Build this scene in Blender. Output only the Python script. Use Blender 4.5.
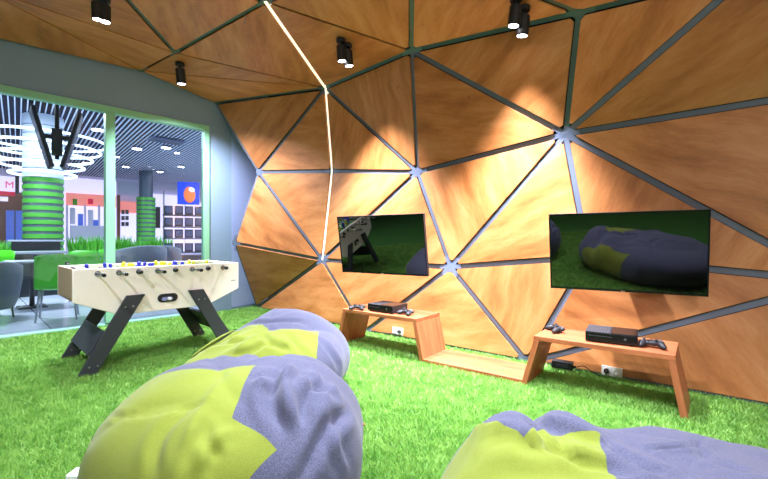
import bpy, bmesh, math, random
import numpy as np
from mathutils import Vector, Matrix, noise
from mathutils.bvhtree import BVHTree
random.seed(7)
PI = math.pi
for o in list(bpy.data.objects): bpy.data.objects.remove(o)
scn = bpy.context.scene
C = scn.collection

# ------------------------------------------------------------ camera, world, exposure
CH, F, CX, CY = 1.157, 410.0, 384.0, 239.5
cam_d = bpy.data.cameras.new('camera'); cam = bpy.data.objects.new('camera', cam_d); C.objects.link(cam)
cam.location = (0, 0, CH); cam.rotation_euler = (PI/2, 0, 0)
cam_d.sensor_width = 36; cam_d.lens = 36*F/768; cam_d.clip_start = 0.05
scn.camera = cam
w = bpy.data.worlds.new('world'); scn.world = w; w.use_nodes = True
w.node_tree.nodes['Background'].inputs[0].default_value = (0.55, 0.65, 0.85, 1)
w.node_tree.nodes['Background'].inputs[1].default_value = 0.3
vs = scn.view_settings
vs.view_transform = 'Standard'; vs.look = 'None'; vs.gamma = 1; vs.use_curve_mapping = False
vs.exposure = 0.55
SPOT_W = 330.0          # each room spotlight
SPOT_COL = (0.80, 0.84, 1.0)
MALL_W = 330.0
FILL_W = 135.0

# ------------------------------------------------------------ frames
U = Vector((.791, -.612, 0)); N_ = Vector((.612, .791, 0))      # along the dome wall / away through it
W = Vector((.695, .719, 0)); O_ = Vector((-.719, .695, 0))      # along the window wall / out to the mall
P0 = Vector((-4.44, 4.74, 0))
AU, AW = math.atan2(U.y, U.x), math.atan2(W.y, W.x)
def ray(px, py): return Vector(((px-CX)/F, 1, (CY-py)/F))
CAM = Vector((0, 0, CH))
def atz(px, py, z): return CAM + ray(px, py)*z
def hub_o(px, py, off):
    d = ray(px, py); return CAM + d*(off/(d.x*N_.x+d.y*N_.y))
def hub_h(px, py, h):
    d = ray(px, py); return CAM + d*((h-CH)/d.z)
def su(s, off, h=0): return U*s + N_*off + Vector((0, 0, h))
def ab(a, b, h=0): return P0 + W*a + O_*b + Vector((0, 0, h))

# ------------------------------------------------------------ materials
MAT = {}
def _new(name):
    m = bpy.data.materials.new(name); m.use_nodes = True
    nt = m.node_tree; b = nt.nodes['Principled BSDF']; MAT[name] = m
    return m, nt, b
def srgb(r, g, b):
    f = lambda c: ((c/255+.055)/1.055)**2.4 if c > 10 else c/255/12.92
    return (f(r), f(g), f(b), 1)
def plain(name, col, rough=.5, metal=0, emit=0, ior=None, var=0.0, scale=20, bump=0.0):
    m, nt, b = _new(name)
    b.inputs['Base Color'].default_value = col; b.inputs['Roughness'].default_value = rough
    b.inputs['Metallic'].default_value = metal
    if ior: b.inputs['IOR'].default_value = ior
    if emit:
        b.inputs['Emission Color'].default_value = col; b.inputs['Emission Strength'].default_value = emit
    if var or bump:
        tc = nt.nodes.new('ShaderNodeTexCoord'); n = nt.nodes.new('ShaderNodeTexNoise')
        n.inputs['Scale'].default_value = scale; n.inputs['Detail'].default_value = 5
        nt.links.new(tc.outputs['Object'], n.inputs['Vector'])
        if var:
            mx = nt.nodes.new('ShaderNodeMix'); mx.data_type = 'RGBA'
            mx.inputs['A'].default_value = tuple(c*(1-var) for c in col[:3])+(1,)
            mx.inputs['B'].default_value = tuple(min(1, c*(1+var)) for c in col[:3])+(1,)
            nt.links.new(n.outputs['Fac'], mx.inputs['Factor']); nt.links.new(mx.outputs['Result'], b.inputs['Base Color'])
        if bump:
            bp = nt.nodes.new('ShaderNodeBump'); bp.inputs['Strength'].default_value = bump; bp.inputs['Distance'].default_value = .01
            nt.links.new(n.outputs['Fac'], bp.inputs['Height']); nt.links.new(bp.outputs['Normal'], b.inputs['Normal'])
    return m
def wood(name, dark, mid, light, sx=1.0, sy=5.0, rough=.45, wave=.35, scale=2.2, spots=True):
    m, nt, b = _new(name); L = nt.links.new
    tc = nt.nodes.new('ShaderNodeTexCoord'); oi = nt.nodes.new('ShaderNodeObjectInfo')
    add = nt.nodes.new('ShaderNodeVectorMath'); add.operation = 'ADD'
    sc = nt.nodes.new('ShaderNodeVectorMath'); sc.operation = 'SCALE'; sc.inputs['Scale'].default_value = 40
    cmb = nt.nodes.new('ShaderNodeCombineXYZ')
    for i in range(3): L(oi.outputs['Random'], cmb.inputs[i])
    L(cmb.outputs[0], sc.inputs[0]); L(tc.outputs['Object'], add.inputs[0]); L(sc.outputs[0], add.inputs[1])
    # slow warp bends the grain
    wn = nt.nodes.new('ShaderNodeTexNoise'); wn.inputs['Scale'].default_value = 1.6; wn.inputs['Detail'].default_value = 2
    L(add.outputs[0], wn.inputs['Vector'])
    wsc = nt.nodes.new('ShaderNodeVectorMath'); wsc.operation = 'SCALE'; wsc.inputs['Scale'].default_value = wave
    L(wn.outputs['Color'], wsc.inputs[0])
    ad2 = nt.nodes.new('ShaderNodeVectorMath'); ad2.operation = 'ADD'; L(add.outputs[0], ad2.inputs[0]); L(wsc.outputs[0], ad2.inputs[1])
    mp = nt.nodes.new('ShaderNodeMapping'); mp.inputs['Scale'].default_value = (sx, sy, sy); L(ad2.outputs[0], mp.inputs['Vector'])
    n1 = nt.nodes.new('ShaderNodeTexNoise'); n1.inputs['Scale'].default_value = scale; n1.inputs['Detail'].default_value = 7; n1.inputs['Roughness'].default_value = .62
    L(mp.outputs[0], n1.inputs['Vector'])
    cr = nt.nodes.new('ShaderNodeValToRGB'); e = cr.color_ramp.elements
    e[0].position = .30; e[0].color = dark; e[1].position = .72; e[1].color = light
    k = e.new(.50); k.color = mid
    L(n1.outputs['Fac'], cr.inputs['Fac'])
    # fine pores
    mp2 = nt.nodes.new('ShaderNodeMapping'); mp2.inputs['Scale'].default_value = (6, 60, 60); L(ad2.outputs[0], mp2.inputs['Vector'])
    n2 = nt.nodes.new('ShaderNodeTexNoise'); n2.inputs['Scale'].default_value = 3; n2.inputs['Detail'].default_value = 3; L(mp2.outputs[0], n2.inputs['Vector'])
    mx = nt.nodes.new('ShaderNodeMix'); mx.data_type = 'RGBA'; mx.blend_type = 'MULTIPLY'; mx.inputs['Factor'].default_value = .22
    L(cr.outputs[0], mx.inputs['A'])
    cr2 = nt.nodes.new('ShaderNodeValToRGB'); cr2.color_ramp.elements[0].position = .3; cr2.color_ramp.elements[0].color = (.45, .4, .35, 1); cr2.color_ramp.elements[1].position = .6
    L(n2.outputs['Fac'], cr2.inputs['Fac']); L(cr2.outputs[0], mx.inputs['B'])
    # broad tone differences from sheet to sheet
    hs = nt.nodes.new('ShaderNodeHueSaturation'); mr = nt.nodes.new('ShaderNodeMapRange')
    mr.inputs['To Min'].default_value = .85; mr.inputs['To Max'].default_value = 1.12
    L(oi.outputs['Random'], mr.inputs['Value']); L(mr.outputs[0], hs.inputs['Value']); L(mx.outputs['Result'], hs.inputs['Color'])
    out = hs.outputs['Color']
    if spots:      # little dark knots
        vo = nt.nodes.new('ShaderNodeTexVoronoi'); vo.inputs['Scale'].default_value = 2.6; L(ad2.outputs[0], vo.inputs['Vector'])
        c3 = nt.nodes.new('ShaderNodeValToRGB'); c3.color_ramp.elements[0].position = .015; c3.color_ramp.elements[0].color = (.4, .3, .25, 1); c3.color_ramp.elements[1].position = .06
        L(vo.outputs['Distance'], c3.inputs['Fac'])
        m3 = nt.nodes.new('ShaderNodeMix'); m3.data_type = 'RGBA'; m3.blend_type = 'MULTIPLY'; m3.inputs['Factor'].default_value = .7
        L(out, m3.inputs['A']); L(c3.outputs[0], m3.inputs['B']); out = m3.outputs['Result']
    L(out, b.inputs['Base Color']); b.inputs['Roughness'].default_value = rough
    bp = nt.nodes.new('ShaderNodeBump'); bp.inputs['Strength'].default_value = .08; L(n2.outputs['Fac'], bp.inputs['Height']); L(bp.outputs['Normal'], b.inputs['Normal'])
    return m
def fabric(name, a, bcol, scale=260, bump=.25, rough=.9):
    m, nt, b = _new(name); L = nt.links.new
    tc = nt.nodes.new('ShaderNodeTexCoord'); n = nt.nodes.new('ShaderNodeTexNoise'); n.inputs['Scale'].default_value = scale; n.inputs['Detail'].default_value = 2
    L(tc.outputs['Object'], n.inputs['Vector'])
    cr = nt.nodes.new('ShaderNodeValToRGB'); cr.color_ramp.elements[0].position = .35; cr.color_ramp.elements[1].position = .65
    cr.color_ramp.elements[0].color = a; cr.color_ramp.elements[1].color = bcol
    L(n.outputs['Fac'], cr.inputs['Fac']); L(cr.outputs[0], b.inputs['Base Color'])
    b.inputs['Roughness'].default_value = rough; b.inputs['Sheen Weight'].default_value = .15
    bp = nt.nodes.new('ShaderNodeBump'); bp.inputs['Strength'].default_value = bump; bp.inputs['Distance'].default_value = .003
    L(n.outputs['Fac'], bp.inputs['Height']); L(bp.outputs['Normal'], b.inputs['Normal'])
    return m

wood('plywood', srgb(154, 90, 42), srgb(190, 120, 64), srgb(208, 144, 90), sx=.6, sy=2.6, wave=.16, scale=2.4)
wood('bench_wood', srgb(138, 70, 40), srgb(172, 96, 58), srgb(192, 118, 76), sx=.8, sy=14, spots=False, wave=.06)
plain('strut_grey', srgb(96, 104, 120), .5, .1)
plain('strut_green', srgb(78, 102, 98), .5, .1)
plain('hub_grey', srgb(104, 114, 138), .5, .1)
plain('backing', srgb(34, 32, 34), .9)
plain('lit_strut', srgb(255, 240, 215), .5, emit=.75)  # own glow stands in for lamp light falling on these struts
plain('wall_paint', srgb(126, 148, 170), .8, var=.04, scale=3)
plain('wall_paint_lit', srgb(178, 194, 238), .8, var=.03, scale=3)  # paler, bluer copy of the wall paint; cool light put into the colour
plain('wall_plain', srgb(200, 198, 196), .85, var=.03, scale=3)
plain('ceiling_paint', srgb(120, 92, 64), .85, var=.05, scale=3)
plain('frame_green', srgb(136, 196, 158), .4)
plain('sill_teal', srgb(150, 205, 190), .45)
plain('black_gloss', srgb(16, 16, 19), .22)
plain('black_matte', srgb(24, 24, 27), .55)
plain('charcoal', srgb(52, 54, 60), .5, var=.1, scale=60)
plain('screen', srgb(3, 3, 4), .025, ior=2.0)
plain('chrome', srgb(205, 208, 212), .18, 1)
plain('steel', srgb(150, 152, 156), .35, .9)
plain('lamp_glow', srgb(250, 245, 255), .4, emit=12)
plain('fill_globe', srgb(250, 245, 240), .4, emit=3)
plain('birch', srgb(248, 238, 224), .42, var=.04, scale=12)
plain('birch_end', srgb(176, 142, 104), .5, var=.08, scale=12)
plain('pitch_green', srgb(120, 170, 110), .5)
plain('player_blue', srgb(40, 44, 190), .35)
plain('player_yellow', srgb(226, 214, 40), .35)
plain('skin_plastic', srgb(40, 42, 48), .4)
plain('socket_white', srgb(236, 234, 226), .4)
plain('white_paint', srgb(240, 240, 242), .4)
plain('tan_strap', srgb(150, 110, 60), .7)
fabric('lime_fabric', srgb(108, 120, 26), srgb(126, 138, 40), 420, .12)
fabric('grey_fabric', srgb(56, 58, 78), srgb(90, 92, 116), 300, .25)
plain('turf_base', srgb(50, 106, 30), .9, var=.35, scale=40)
# grass blades: own colour variation by position
m, nt, b = _new('grass'); L = nt.links.new
g = nt.nodes.new('ShaderNodeTexCoord'); n = nt.nodes.new('ShaderNodeTexNoise'); n.inputs['Scale'].default_value = 9; n.inputs['Detail'].default_value = 8; n.inputs['Roughness'].default_value = .75
L(g.outputs['Object'], n.inputs['Vector'])
cr = nt.nodes.new('ShaderNodeValToRGB'); e = cr.color_ramp.elements
e[0].position = .3; e[0].color = srgb(88, 150, 46); e[1].position = .7; e[1].color = srgb(168, 212, 106)
L(n.outputs['Fac'], cr.inputs['Fac']); L(cr.outputs[0], b.inputs['Base Color']); b.inputs['Roughness'].default_value = .5
tr = nt.nodes.new('ShaderNodeBsdfTranslucent'); L(cr.outputs[0], tr.inputs['Color'])
ms = nt.nodes.new('ShaderNodeMixShader'); ms.inputs[0].default_value = .3
L(b.outputs[0], ms.inputs[1]); L(tr.outputs[0], ms.inputs[2]); L(ms.outputs[0], nt.nodes['Material Output'].inputs[0])
# window glass
m, nt, b = _new('glass'); L = nt.links.new
t = nt.nodes.new('ShaderNodeBsdfTransparent'); t.inputs[0].default_value = (.93, .97, .97, 1)
gl = nt.nodes.new('ShaderNodeBsdfGlossy'); gl.inputs['Roughness'].default_value = .01
fr = nt.nodes.new('ShaderNodeFresnel'); fr.inputs[0].default_value = 1.45
ms = nt.nodes.new('ShaderNodeMixShader'); L(fr.outputs[0], ms.inputs[0]); L(t.outputs[0], ms.inputs[1]); L(gl.outputs[0], ms.inputs[2]); L(ms.outputs[0], nt.nodes['Material Output'].inputs[0])
# mall
m, nt, b = _new('mall_tile'); L = nt.links.new
tc = nt.nodes.new('ShaderNodeTexCoord'); br = nt.nodes.new('ShaderNodeTexBrick'); br.offset = 0
br.inputs['Color1'].default_value = srgb(196, 200, 214); br.inputs['Color2'].default_value = srgb(186, 192, 208); br.inputs['Mortar'].default_value = srgb(120, 124, 140)
br.inputs['Scale'].default_value = 1; br.inputs['Brick Width'].default_value = .9; br.inputs['Row Height'].default_value = .9; br.inputs['Mortar Size'].default_value = .008
L(tc.outputs['Object'], br.inputs['Vector']); L(br.outputs['Color'], b.inputs['Base Color']); b.inputs['Roughness'].default_value = .18
plain('mall_ceiling', srgb(24, 30, 56), .8)
plain('slat_white', srgb(220, 230, 250), .5)
plain('slat_dim', srgb(120, 128, 158), .5)
plain('column_green', srgb(72, 160, 50), .45)
plain('column_dark', srgb(70, 84, 100), .5)
plain('column_white', srgb(214, 224, 238), .5)
plain('ring_glow', srgb(214, 232, 255), .4, emit=1.7)
plain('mall_lamp', srgb(240, 240, 255), .4, emit=22)
plain('chair_green', srgb(70, 186, 30), .4)
plain('leaf_green', srgb(84, 176, 44), .6, var=.25, scale=8)
plain('chair_grey', srgb(92, 98, 110), .7, var=.08, scale=30)
plain('table_grey', srgb(150, 154, 166), .3)
plain('table_dark', srgb(48, 50, 58), .5)
plain('shop_white', srgb(226, 226, 240), .6)
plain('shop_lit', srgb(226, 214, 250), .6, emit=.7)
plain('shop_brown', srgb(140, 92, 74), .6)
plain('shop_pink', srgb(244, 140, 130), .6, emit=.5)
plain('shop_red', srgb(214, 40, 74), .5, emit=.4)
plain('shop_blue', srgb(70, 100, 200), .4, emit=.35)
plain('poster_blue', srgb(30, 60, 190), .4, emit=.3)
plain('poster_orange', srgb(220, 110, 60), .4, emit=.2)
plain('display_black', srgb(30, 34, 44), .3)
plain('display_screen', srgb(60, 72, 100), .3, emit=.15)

# ------------------------------------------------------------ geometry helpers
class MB:
    def __init__(s): s.v = []; s.f = []
    def add(s, vs_, fs_):
        k = len(s.v); s.v += [Vector(p) for p in vs_]; s.f += [tuple(i+k for i in q) for q in fs_]; return s
    def box(s, c, d, R=None):
        c = Vector(c); h = [x/2 for x in d]; vs_ = []
        for z in (-1, 1):
            for x, y in ((-1, -1), (1, -1), (1, 1), (-1, 1)):
                p = Vector((x*h[0], y*h[1], z*h[2])); vs_.append(c+(R @ p if R else p))
        return s.add(vs_, [(3, 2, 1, 0), (4, 5, 6, 7), (0, 1, 5, 4), (1, 2, 6, 5), (2, 3, 7, 6), (3, 0, 4, 7)])
    def prism(s, poly, a, b):            # poly: list of 3D points, extruded from +a to +b (vectors)
        n = len(poly); a = Vector(a); b = Vector(b)
        return s.add([Vector(p)+a for p in poly]+[Vector(p)+b for p in poly],
                     [tuple(range(n-1, -1, -1)), tuple(range(n, 2*n))]+[(i, (i+1) % n, (i+1) % n+n, i+n) for i in range(n)])
    def tube(s, pts, r, n=10, cap=True):
        pts = [Vector(p) for p in pts]; m_ = len(pts); rs = r if isinstance(r, (list, tuple)) else [r]*m_
        vs_ = []; pu = None
        for i, p in enumerate(pts):
            d = (pts[min(i+1, m_-1)]-pts[max(i-1, 0)]).normalized()
            if pu is None: pu = d.orthogonal().normalized()
            else: pu = (pu-d*pu.dot(d)).normalized()
            pv = d.cross(pu)
            for k in range(n):
                a = 2*PI*k/n; vs_.append(p+(pu*math.cos(a)+pv*math.sin(a))*rs[i])
        fs_ = [(i*n+k, i*n+(k+1) % n, (i+1)*n+(k+1) % n, (i+1)*n+k) for i in range(m_-1) for k in range(n)]
        if cap: fs_ += [tuple(range(n-1, -1, -1)), tuple((m_-1)*n+k for k in range(n))]
        return s.add(vs_, fs_)
    def lathe(s, prof, n=24, c=(0, 0, 0), M=None):
        vs_ = []; c = Vector(c)
        for r, z in prof:
            for k in range(n):
                a = 2*PI*k/n; p = Vector((r*math.cos(a), r*math.sin(a), z)); vs_.append(c+(M @ p if M else p))
        m_ = len(prof)
        fs_ = [(i*n+k, i*n+(k+1) % n, (i+1)*n+(k+1) % n, (i+1)*n+k) for i in range(m_-1) for k in range(n)]
        fs_ += [tuple(range(n-1, -1, -1)), tuple((m_-1)*n+k for k in range(n))]
        return s.add(vs_, fs_)
    def ell(s, c, r, R=None, nu=16, nv=10, p=1.0):
        prof = []
        c = Vector(c); vs_ = []
        sg = lambda x: math.copysign(abs(x)**p, x)
        for i in range(nv+1):
            ph = -PI/2+PI*i/nv
            for k in range(nu):
                a = 2*PI*k/nu
                q = Vector((sg(math.cos(ph))*sg(math.cos(a))*r[0], sg(math.cos(ph))*sg(math.sin(a))*r[1], sg(math.sin(ph))*r[2])); vs_.append(c+(R @ q if R else q))
        return s.add(vs_, [(i*nu+k, i*nu+(k+1) % nu, (i+1)*nu+(k+1) % nu, (i+1)*nu+k) for i in range(nv) for k in range(nu)])
    def torus(s, c, R, r, n=48, k=8):
        c = Vector(c); vs_ = []
        for i in range(n):
            a = 2*PI*i/n
            for j in range(k):
                b_ = 2*PI*j/k; q = R+r*math.cos(b_); vs_.append(c+Vector((q*math.cos(a), q*math.sin(a), r*math.sin(b_))))
        return s.add(vs_, [(i*k+j, ((i+1) % n)*k+j, ((i+1) % n)*k+(j+1) % k, i*k+(j+1) % k) for i in range(n) for j in range(k)])
    def mesh(s, name, mat, smooth=False):
        me = bpy.data.meshes.new(name); me.from_pydata([tuple(p) for p in s.v], [], s.f); me.update()
        bm = bmesh.new(); bm.from_mesh(me); bmesh.ops.recalc_face_normals(bm, faces=bm.faces); bm.to_mesh(me); bm.free()
        if mat: me.materials.append(MAT[mat])
        if smooth: me.polygons.foreach_set('use_smooth', [True]*len(me.polygons))
        return me
    def build(s, name, mat, parent=None, smooth=False, bevel=0, auto=False):
        o = link(name, s.mesh(name, mat, smooth or auto), parent)
        if bevel:
            md = o.modifiers.new('bevel', 'BEVEL'); md.width = bevel; md.segments = 2; md.limit_method = 'ANGLE'; md.angle_limit = math.radians(35)
        if auto:
            o.data.set_sharp_from_angle(angle=math.radians(38))
        return o
def link(name, me, parent=None):
    o = bpy.data.objects.new(name, me); C.objects.link(o)
    if parent: o.parent = parent
    return o
def tag(o, label, cat, group=None):
    o['label'] = label; o['category'] = cat
    if group: o['group'] = group
    return o
def struct(o, label=None):
    o['kind'] = 'structure'
    if label: o['label'] = label
    return o
def thing(name, label, cat, loc=(0, 0, 0), rz=0, group=None):
    o = bpy.data.objects.new(name, None); o.empty_display_size = .1; C.objects.link(o)
    o.location = loc; o.rotation_euler = (0, 0, rz)
    return tag(o, label, cat, group)
def copy_tree(o, parent=None):
    c = o.copy(); C.objects.link(c)
    if parent: c.parent = parent
    for ch in list(o.children): copy_tree(ch, c)
    return c
def cyl_between(mb, p0, p1, r, n=16): return mb.tube([p0, p1], r, n)

# ------------------------------------------------------------ dome hubs
H = {}
H['L'] = su(-5.97, 4.18, 0); H['P'] = su(-3.345, 3.93, 0); H['Q'] = su(-1.297, 3.88, 0); H['R'] = su(.78, 3.86, 0); H['R2'] = su(2.7, 3.84, 0)
for k, px, py, off in (('K', 234, 243, 3.70), ('D', 322, 260, 4.05), ('C', 450, 267, 4.0), ('N', 588, 257, 4.0), ('S', 840, 282, 3.98),
                       ('J', 258, 172, 3.93), ('M', 331.5, 171, 4.08), ('B', 417, 172, 4.08), ('A', 565, 134, 4.04), ('T', 900, 79, 3.98),
                       ('E', 325, 88, 4.0), ('F', 411, 51, 3.72), ('G', 578, 13, 3.72), ('UU', 752, -29, 3.6)):
    H[k] = hub_o(px, py, off)
H['S2'] = su(2.0, 3.95, .95); H['T2'] = su(2.2, 3.95, 2.2)
H['I'] = hub_h(175, 53, 3.55); H['W1'] = hub_h(141, 71, 3.50); H['V'] = hub_h(215, 103, 3.33); H['HH'] = hub_h(265, 2, 3.62)
H['Y'] = hub_h(-26, -15, 3.50); H['Z'] = hub_h(70, -64, 3.68); H['AA'] = hub_h(412, -52, 3.62); H['W0'] = ab(-.85, -.05, 3.42)
H['BB'] = hub_h(230, -170, 3.72); H['CC'] = su(.5, 2.5, 3.55)
WALL_T = ['L D K', 'L P D', 'P C D', 'P Q C', 'Q N C', 'Q S N', 'Q R S', 'R R2 S2', 'R S2 S', 'K D J', 'J D M', 'D B M', 'D C B', 'B C A', 'C N A',
          'A N S', 'A S T', 'S S2 T', 'S2 T2 T', 'A T UU', 'A UU G', 'A G F', 'A F B', 'B F E', 'E B M', 'E M J', 'E J V']
CEIL_T = ['E F HH', 'F AA HH', 'F G AA', 'G UU AA', 'HH E I', 'I E W1', 'W1 E V', 'I W1 Y', 'I Y Z', 'I Z HH', 'W1 W0 Y', 'HH Z BB', 'HH BB AA', 'AA UU CC', 'AA CC BB']
CEN = Vector((-.3, 2.6, 1.4))

def empty_struct(name, label):
    o = bpy.data.objects.new(name, None); C.objects.link(o); return struct(o, label)
wall_dome = empty_struct('wall_dome', 'faceted dome wall of triangular plywood panels in grey metal struts')
ceil_dome = empty_struct('ceiling_dome', 'faceted ceiling of triangular plywood panels')

TH, INS, CUT = .018, .028, .07
tri_info = {}
rng = random.Random(3)
THIN = {tuple(sorted(x)): v for x, v in ((('I', 'E'), .009), (('W1', 'E'), .009), (('I', 'Y'), .008), (('W1', 'Y'), .008), (('W1', 'I'), .014), (('HH', 'F'), .013), (('W1', 'V'), .01), (('W1', 'W0'), .01))}
def panel(tri, parent):
    ps = [H[k].copy() for k in tri]
    n = (ps[1]-ps[0]).cross(ps[2]-ps[0]).normalized()
    cen = sum(ps, Vector())/3
    if n.dot(CEN-cen) < 0: n = -n; ps = [ps[0], ps[2], ps[1]]; tri = [tri[0], tri[2], tri[1]]
    tri_info[tuple(tri)] = (ps, n)
    # inset corners
    res = []; inc = []
    for i in range(3):
        p, q, r = ps[i], ps[(i+1) % 3], ps[i-1]
        d1 = (q-p).normalized(); d2 = (r-p).normalized(); ang = d1.angle(d2)
        i1 = THIN.get(tuple(sorted((tri[i], tri[(i+1) % 3]))), INS); i2 = THIN.get(tuple(sorted((tri[i], tri[i-1]))), INS)
        inc.append(p+d1*(i2/math.sin(ang))+d2*(i1/math.sin(ang)))
    if tri[0] in 'LPQ' and False: pass
    poly = []
    for i in range(3):
        p = inc[i]; d1 = (inc[(i+1) % 3]-p).normalized(); d2 = (inc[i-1]-p).normalized()
        ang = d1.angle(d2); c = CUT*(.45 if ang > .7 else .2)
        poly += [p+d2*c, p+d1*c]
    if min(p.z for p in poly) < .05:       # base panels run down to the turf
        poly = [Vector(p) for p in poly]
    a = rng.uniform(-.9, .9)
    ex = (ps[1]-ps[0]).normalized(); ey = n.cross(ex)
    gx = ex*math.cos(a)+ey*math.sin(a); gy = n.cross(gx)
    M = Matrix((gx, gy, n)).transposed().to_4x4(); M.translation = cen
    Mi = M.inverted()
    mb = MB(); mb.prism([Mi @ p for p in poly], (0, 0, -TH), (0, 0, 0))
    o = mb.build('panel', 'plywood', parent, bevel=.002); o.matrix_local = M
    return o
edges = {}
for lst, par in ((WALL_T, wall_dome), (CEIL_T, ceil_dome)):
    for t in lst:
        tri = t.split(); panel(tri, par)
        for i in range(3):
            e = tuple(sorted((tri[i], tri[(i+1) % 3]))); edges.setdefault(e, [par, []])
for (tri, (ps, n)) in tri_info.items():
    for i in range(3):
        e = tuple(sorted((tri[i], tri[(i+1) % 3]))); edges[e][1].append(n)
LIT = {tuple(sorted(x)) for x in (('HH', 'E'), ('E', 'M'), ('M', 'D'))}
hub_n = {}
for e, (par, ns) in edges.items():
    a, b = H[e[0]], H[e[1]]; n = sum(ns, Vector()).normalized(); d = (b-a).normalized()
    for k in e: hub_n.setdefault(k, []).append((n, d if k == e[0] else -d))
    base = max(a.z, b.z) < .05
    sd = n.cross(d).normalized(); n2 = d.cross(sd)
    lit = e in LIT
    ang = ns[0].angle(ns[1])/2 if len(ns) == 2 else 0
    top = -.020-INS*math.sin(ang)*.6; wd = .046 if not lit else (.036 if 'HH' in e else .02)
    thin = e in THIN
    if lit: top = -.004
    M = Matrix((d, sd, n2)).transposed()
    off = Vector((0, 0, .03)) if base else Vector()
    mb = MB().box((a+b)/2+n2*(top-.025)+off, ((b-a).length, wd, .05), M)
    mat = 'lit_strut' if lit else 'backing' if thin else ('strut_green' if (par is ceil_dome or min(a.z, b.z) > 2.6 or e == ('A', 'G')) else 'strut_grey')
    o = mb.build('glow_strut' if lit else 'strut', mat, par)
    if lit: o['label'] = 'cream strut between two plywood panels, lamp light put in as glow'
for k, lst in hub_n.items():
    if H[k].z < .05 or len(lst) < 3: continue
    n = sum((x[0] for x in lst), Vector()).normalized(); mb = MB(); p = H[k]-n*.012
    ex = n.orthogonal().normalized(); M = Matrix((ex, n.cross(ex), n)).transposed()
    mb.lathe([(.055, -.006), (.055, 0)], 20, p, M); arm = 0
    for nn, d in lst:
        d = (d-n*d.dot(n)).normalized(); sd = n.cross(d); M2 = Matrix((d, sd, n)).transposed(); arm += .0004
        mb.box(p+d*.065+n*(arm-.003), (.13, .046, .006), M2)
    mb.build('hub_plate', 'hub_grey' if H[k].z < 2.6 else 'strut_green', wall_dome if k in ' '.join(WALL_T).split() else ceil_dome)

def hit(px, py):
    d = ray(px, py); best = None
    for tri, (ps, n) in tri_info.items():
        den = d.dot(n)
        if abs(den) < 1e-6: continue
        t = (ps[0]-CAM).dot(n)/den; q = CAM+d*t
        if t > 0 and all((ps[(i+1) % 3]-ps[i]).cross(q-ps[i]).dot(n) >= -1e-6 for i in range(3)):
            if best is None or t < best[0]: best = (t, q, n)
    return best

# ------------------------------------------------------------ room shell
def struct_box(name, mat, c, d, rz=0, label=None):
    mb = MB().box((0, 0, 0), d); o = mb.build(name, mat); o.location = c; o.rotation_euler = (0, 0, rz); return struct(o, label)
# floor polygon
mb = MB()
corner = ab(2.78, 0); A1 = ab(-6.0, 0)
room = [A1, corner, su(-6.25, 4.5), su(4.2, 4.5), su(4.2, -2.6), su(-8.1, -2.6)]
room[-1] = A1 + (-N_)*3.0
mb.prism(room, (0, 0, -.08), (0, 0, 0)); struct(mb.build('floor', 'turf_base'), 'green artificial turf floor')
# window wall: header, pier, far-left pier, base
def wbox(name, mat, a0, a1, b0, b1, h0, h1, parent=None, bevel=0):
    mb = MB().box((0, 0, 0), (a1-a0, b1-b0, h1-h0)); o = mb.build(name, mat, parent, bevel=bevel)
    o.location = ab((a0+a1)/2, (b0+b1)/2, (h0+h1)/2); o.rotation_euler = (0, 0, AW); return o
GA0, GA1, GT = -5.0, 2.35, 2.86
ww = empty_struct('wall_window', 'grey-green wall around the tall shop window')
wbox('header', 'wall_paint', -6, 2.78, 0, .18, GT+.085, 4.05, ww)
wbox('pier', 'wall_paint', GA1+.06, 2.78, 0, .18, 0, GT+.085, ww)
wbox('pier', 'wall_paint', -6, GA0, 0, .18, 0, GT+.085, ww)
win = empty_struct('window_1', 'tall glazing in a mint green frame looking out to the mall')
wbox('frame_rail', 'frame_green', GA0, GA1+.06, -.03, .09, GT, GT+.085, win, .004)
wbox('sill', 'sill_teal', GA0, GA1+.06, -.015, .12, 0, .03, win, .004)
for a in (-2.73, -1.46, -.19, 1.083): wbox('mullion', 'frame_green', a-.055, a+.055, -.03, .09, .045, GT, win, .004)
wbox('jamb', 'frame_green', GA1-.02, GA1+.06, -.03, .09, .045, GT, win, .004)
for a0, a1 in ((-4.9, -2.785), (-2.675, -1.515), (-1.405, -.245), (-.135, 1.028), (1.138, GA1-.02)):
    wbox('glass_pane', 'glass', a0, a1, .03, .036, .045, GT, win)
# return wall behind the dome edge
c0 = ab(2.78, 0); c1 = su(-6.25, 4.75)
def wall_between(name, mat, p, q, h, t=.12, label=None):
    d = q-p; rz = math.atan2(d.y, d.x); nn = Vector((-d.y, d.x, 0)).normalized()
    return struct_box(name, mat, (p+q)/2+nn*(t/2)+Vector((0, 0, h/2)), (d.length, t, h), rz, label)
wall_between('wall_corner', 'wall_paint_lit', c0, c1, 4.05, label='grey return wall beside the window, cool light tinted into its paint')
wall_between('wall_back', 'backing', su(-6.4, 4.6), su(4.4, 4.6), 4.05, label='dark wall behind the dome panels')
wall_between('wall_right', 'wall_plain', su(4.2, 4.6), su(4.2, -2.6), 4.05)
wall_between('wall_rear', 'wall_plain', su(4.2, -2.6), room[-1], 4.05)
wall_between('wall_left', 'wall_plain', room[-1], A1, 4.05)
mb = MB(); mb.prism([p+Vector((0, 0, 4.0)) for p in [A1, corner, su(-6.3, 4.7), su(4.3, 4.7), su(4.3, -2.7), room[-1]]], (0, 0, 0), (0, 0, .1)); struct(mb.build('ceiling', 'ceiling_paint'))
struct(link('trim_1', MB().box((0, 0, 0), (.1, .006, .02)).mesh('trim_1', 'wall_paint')), 'plain strip at the foot of the return wall')
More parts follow.
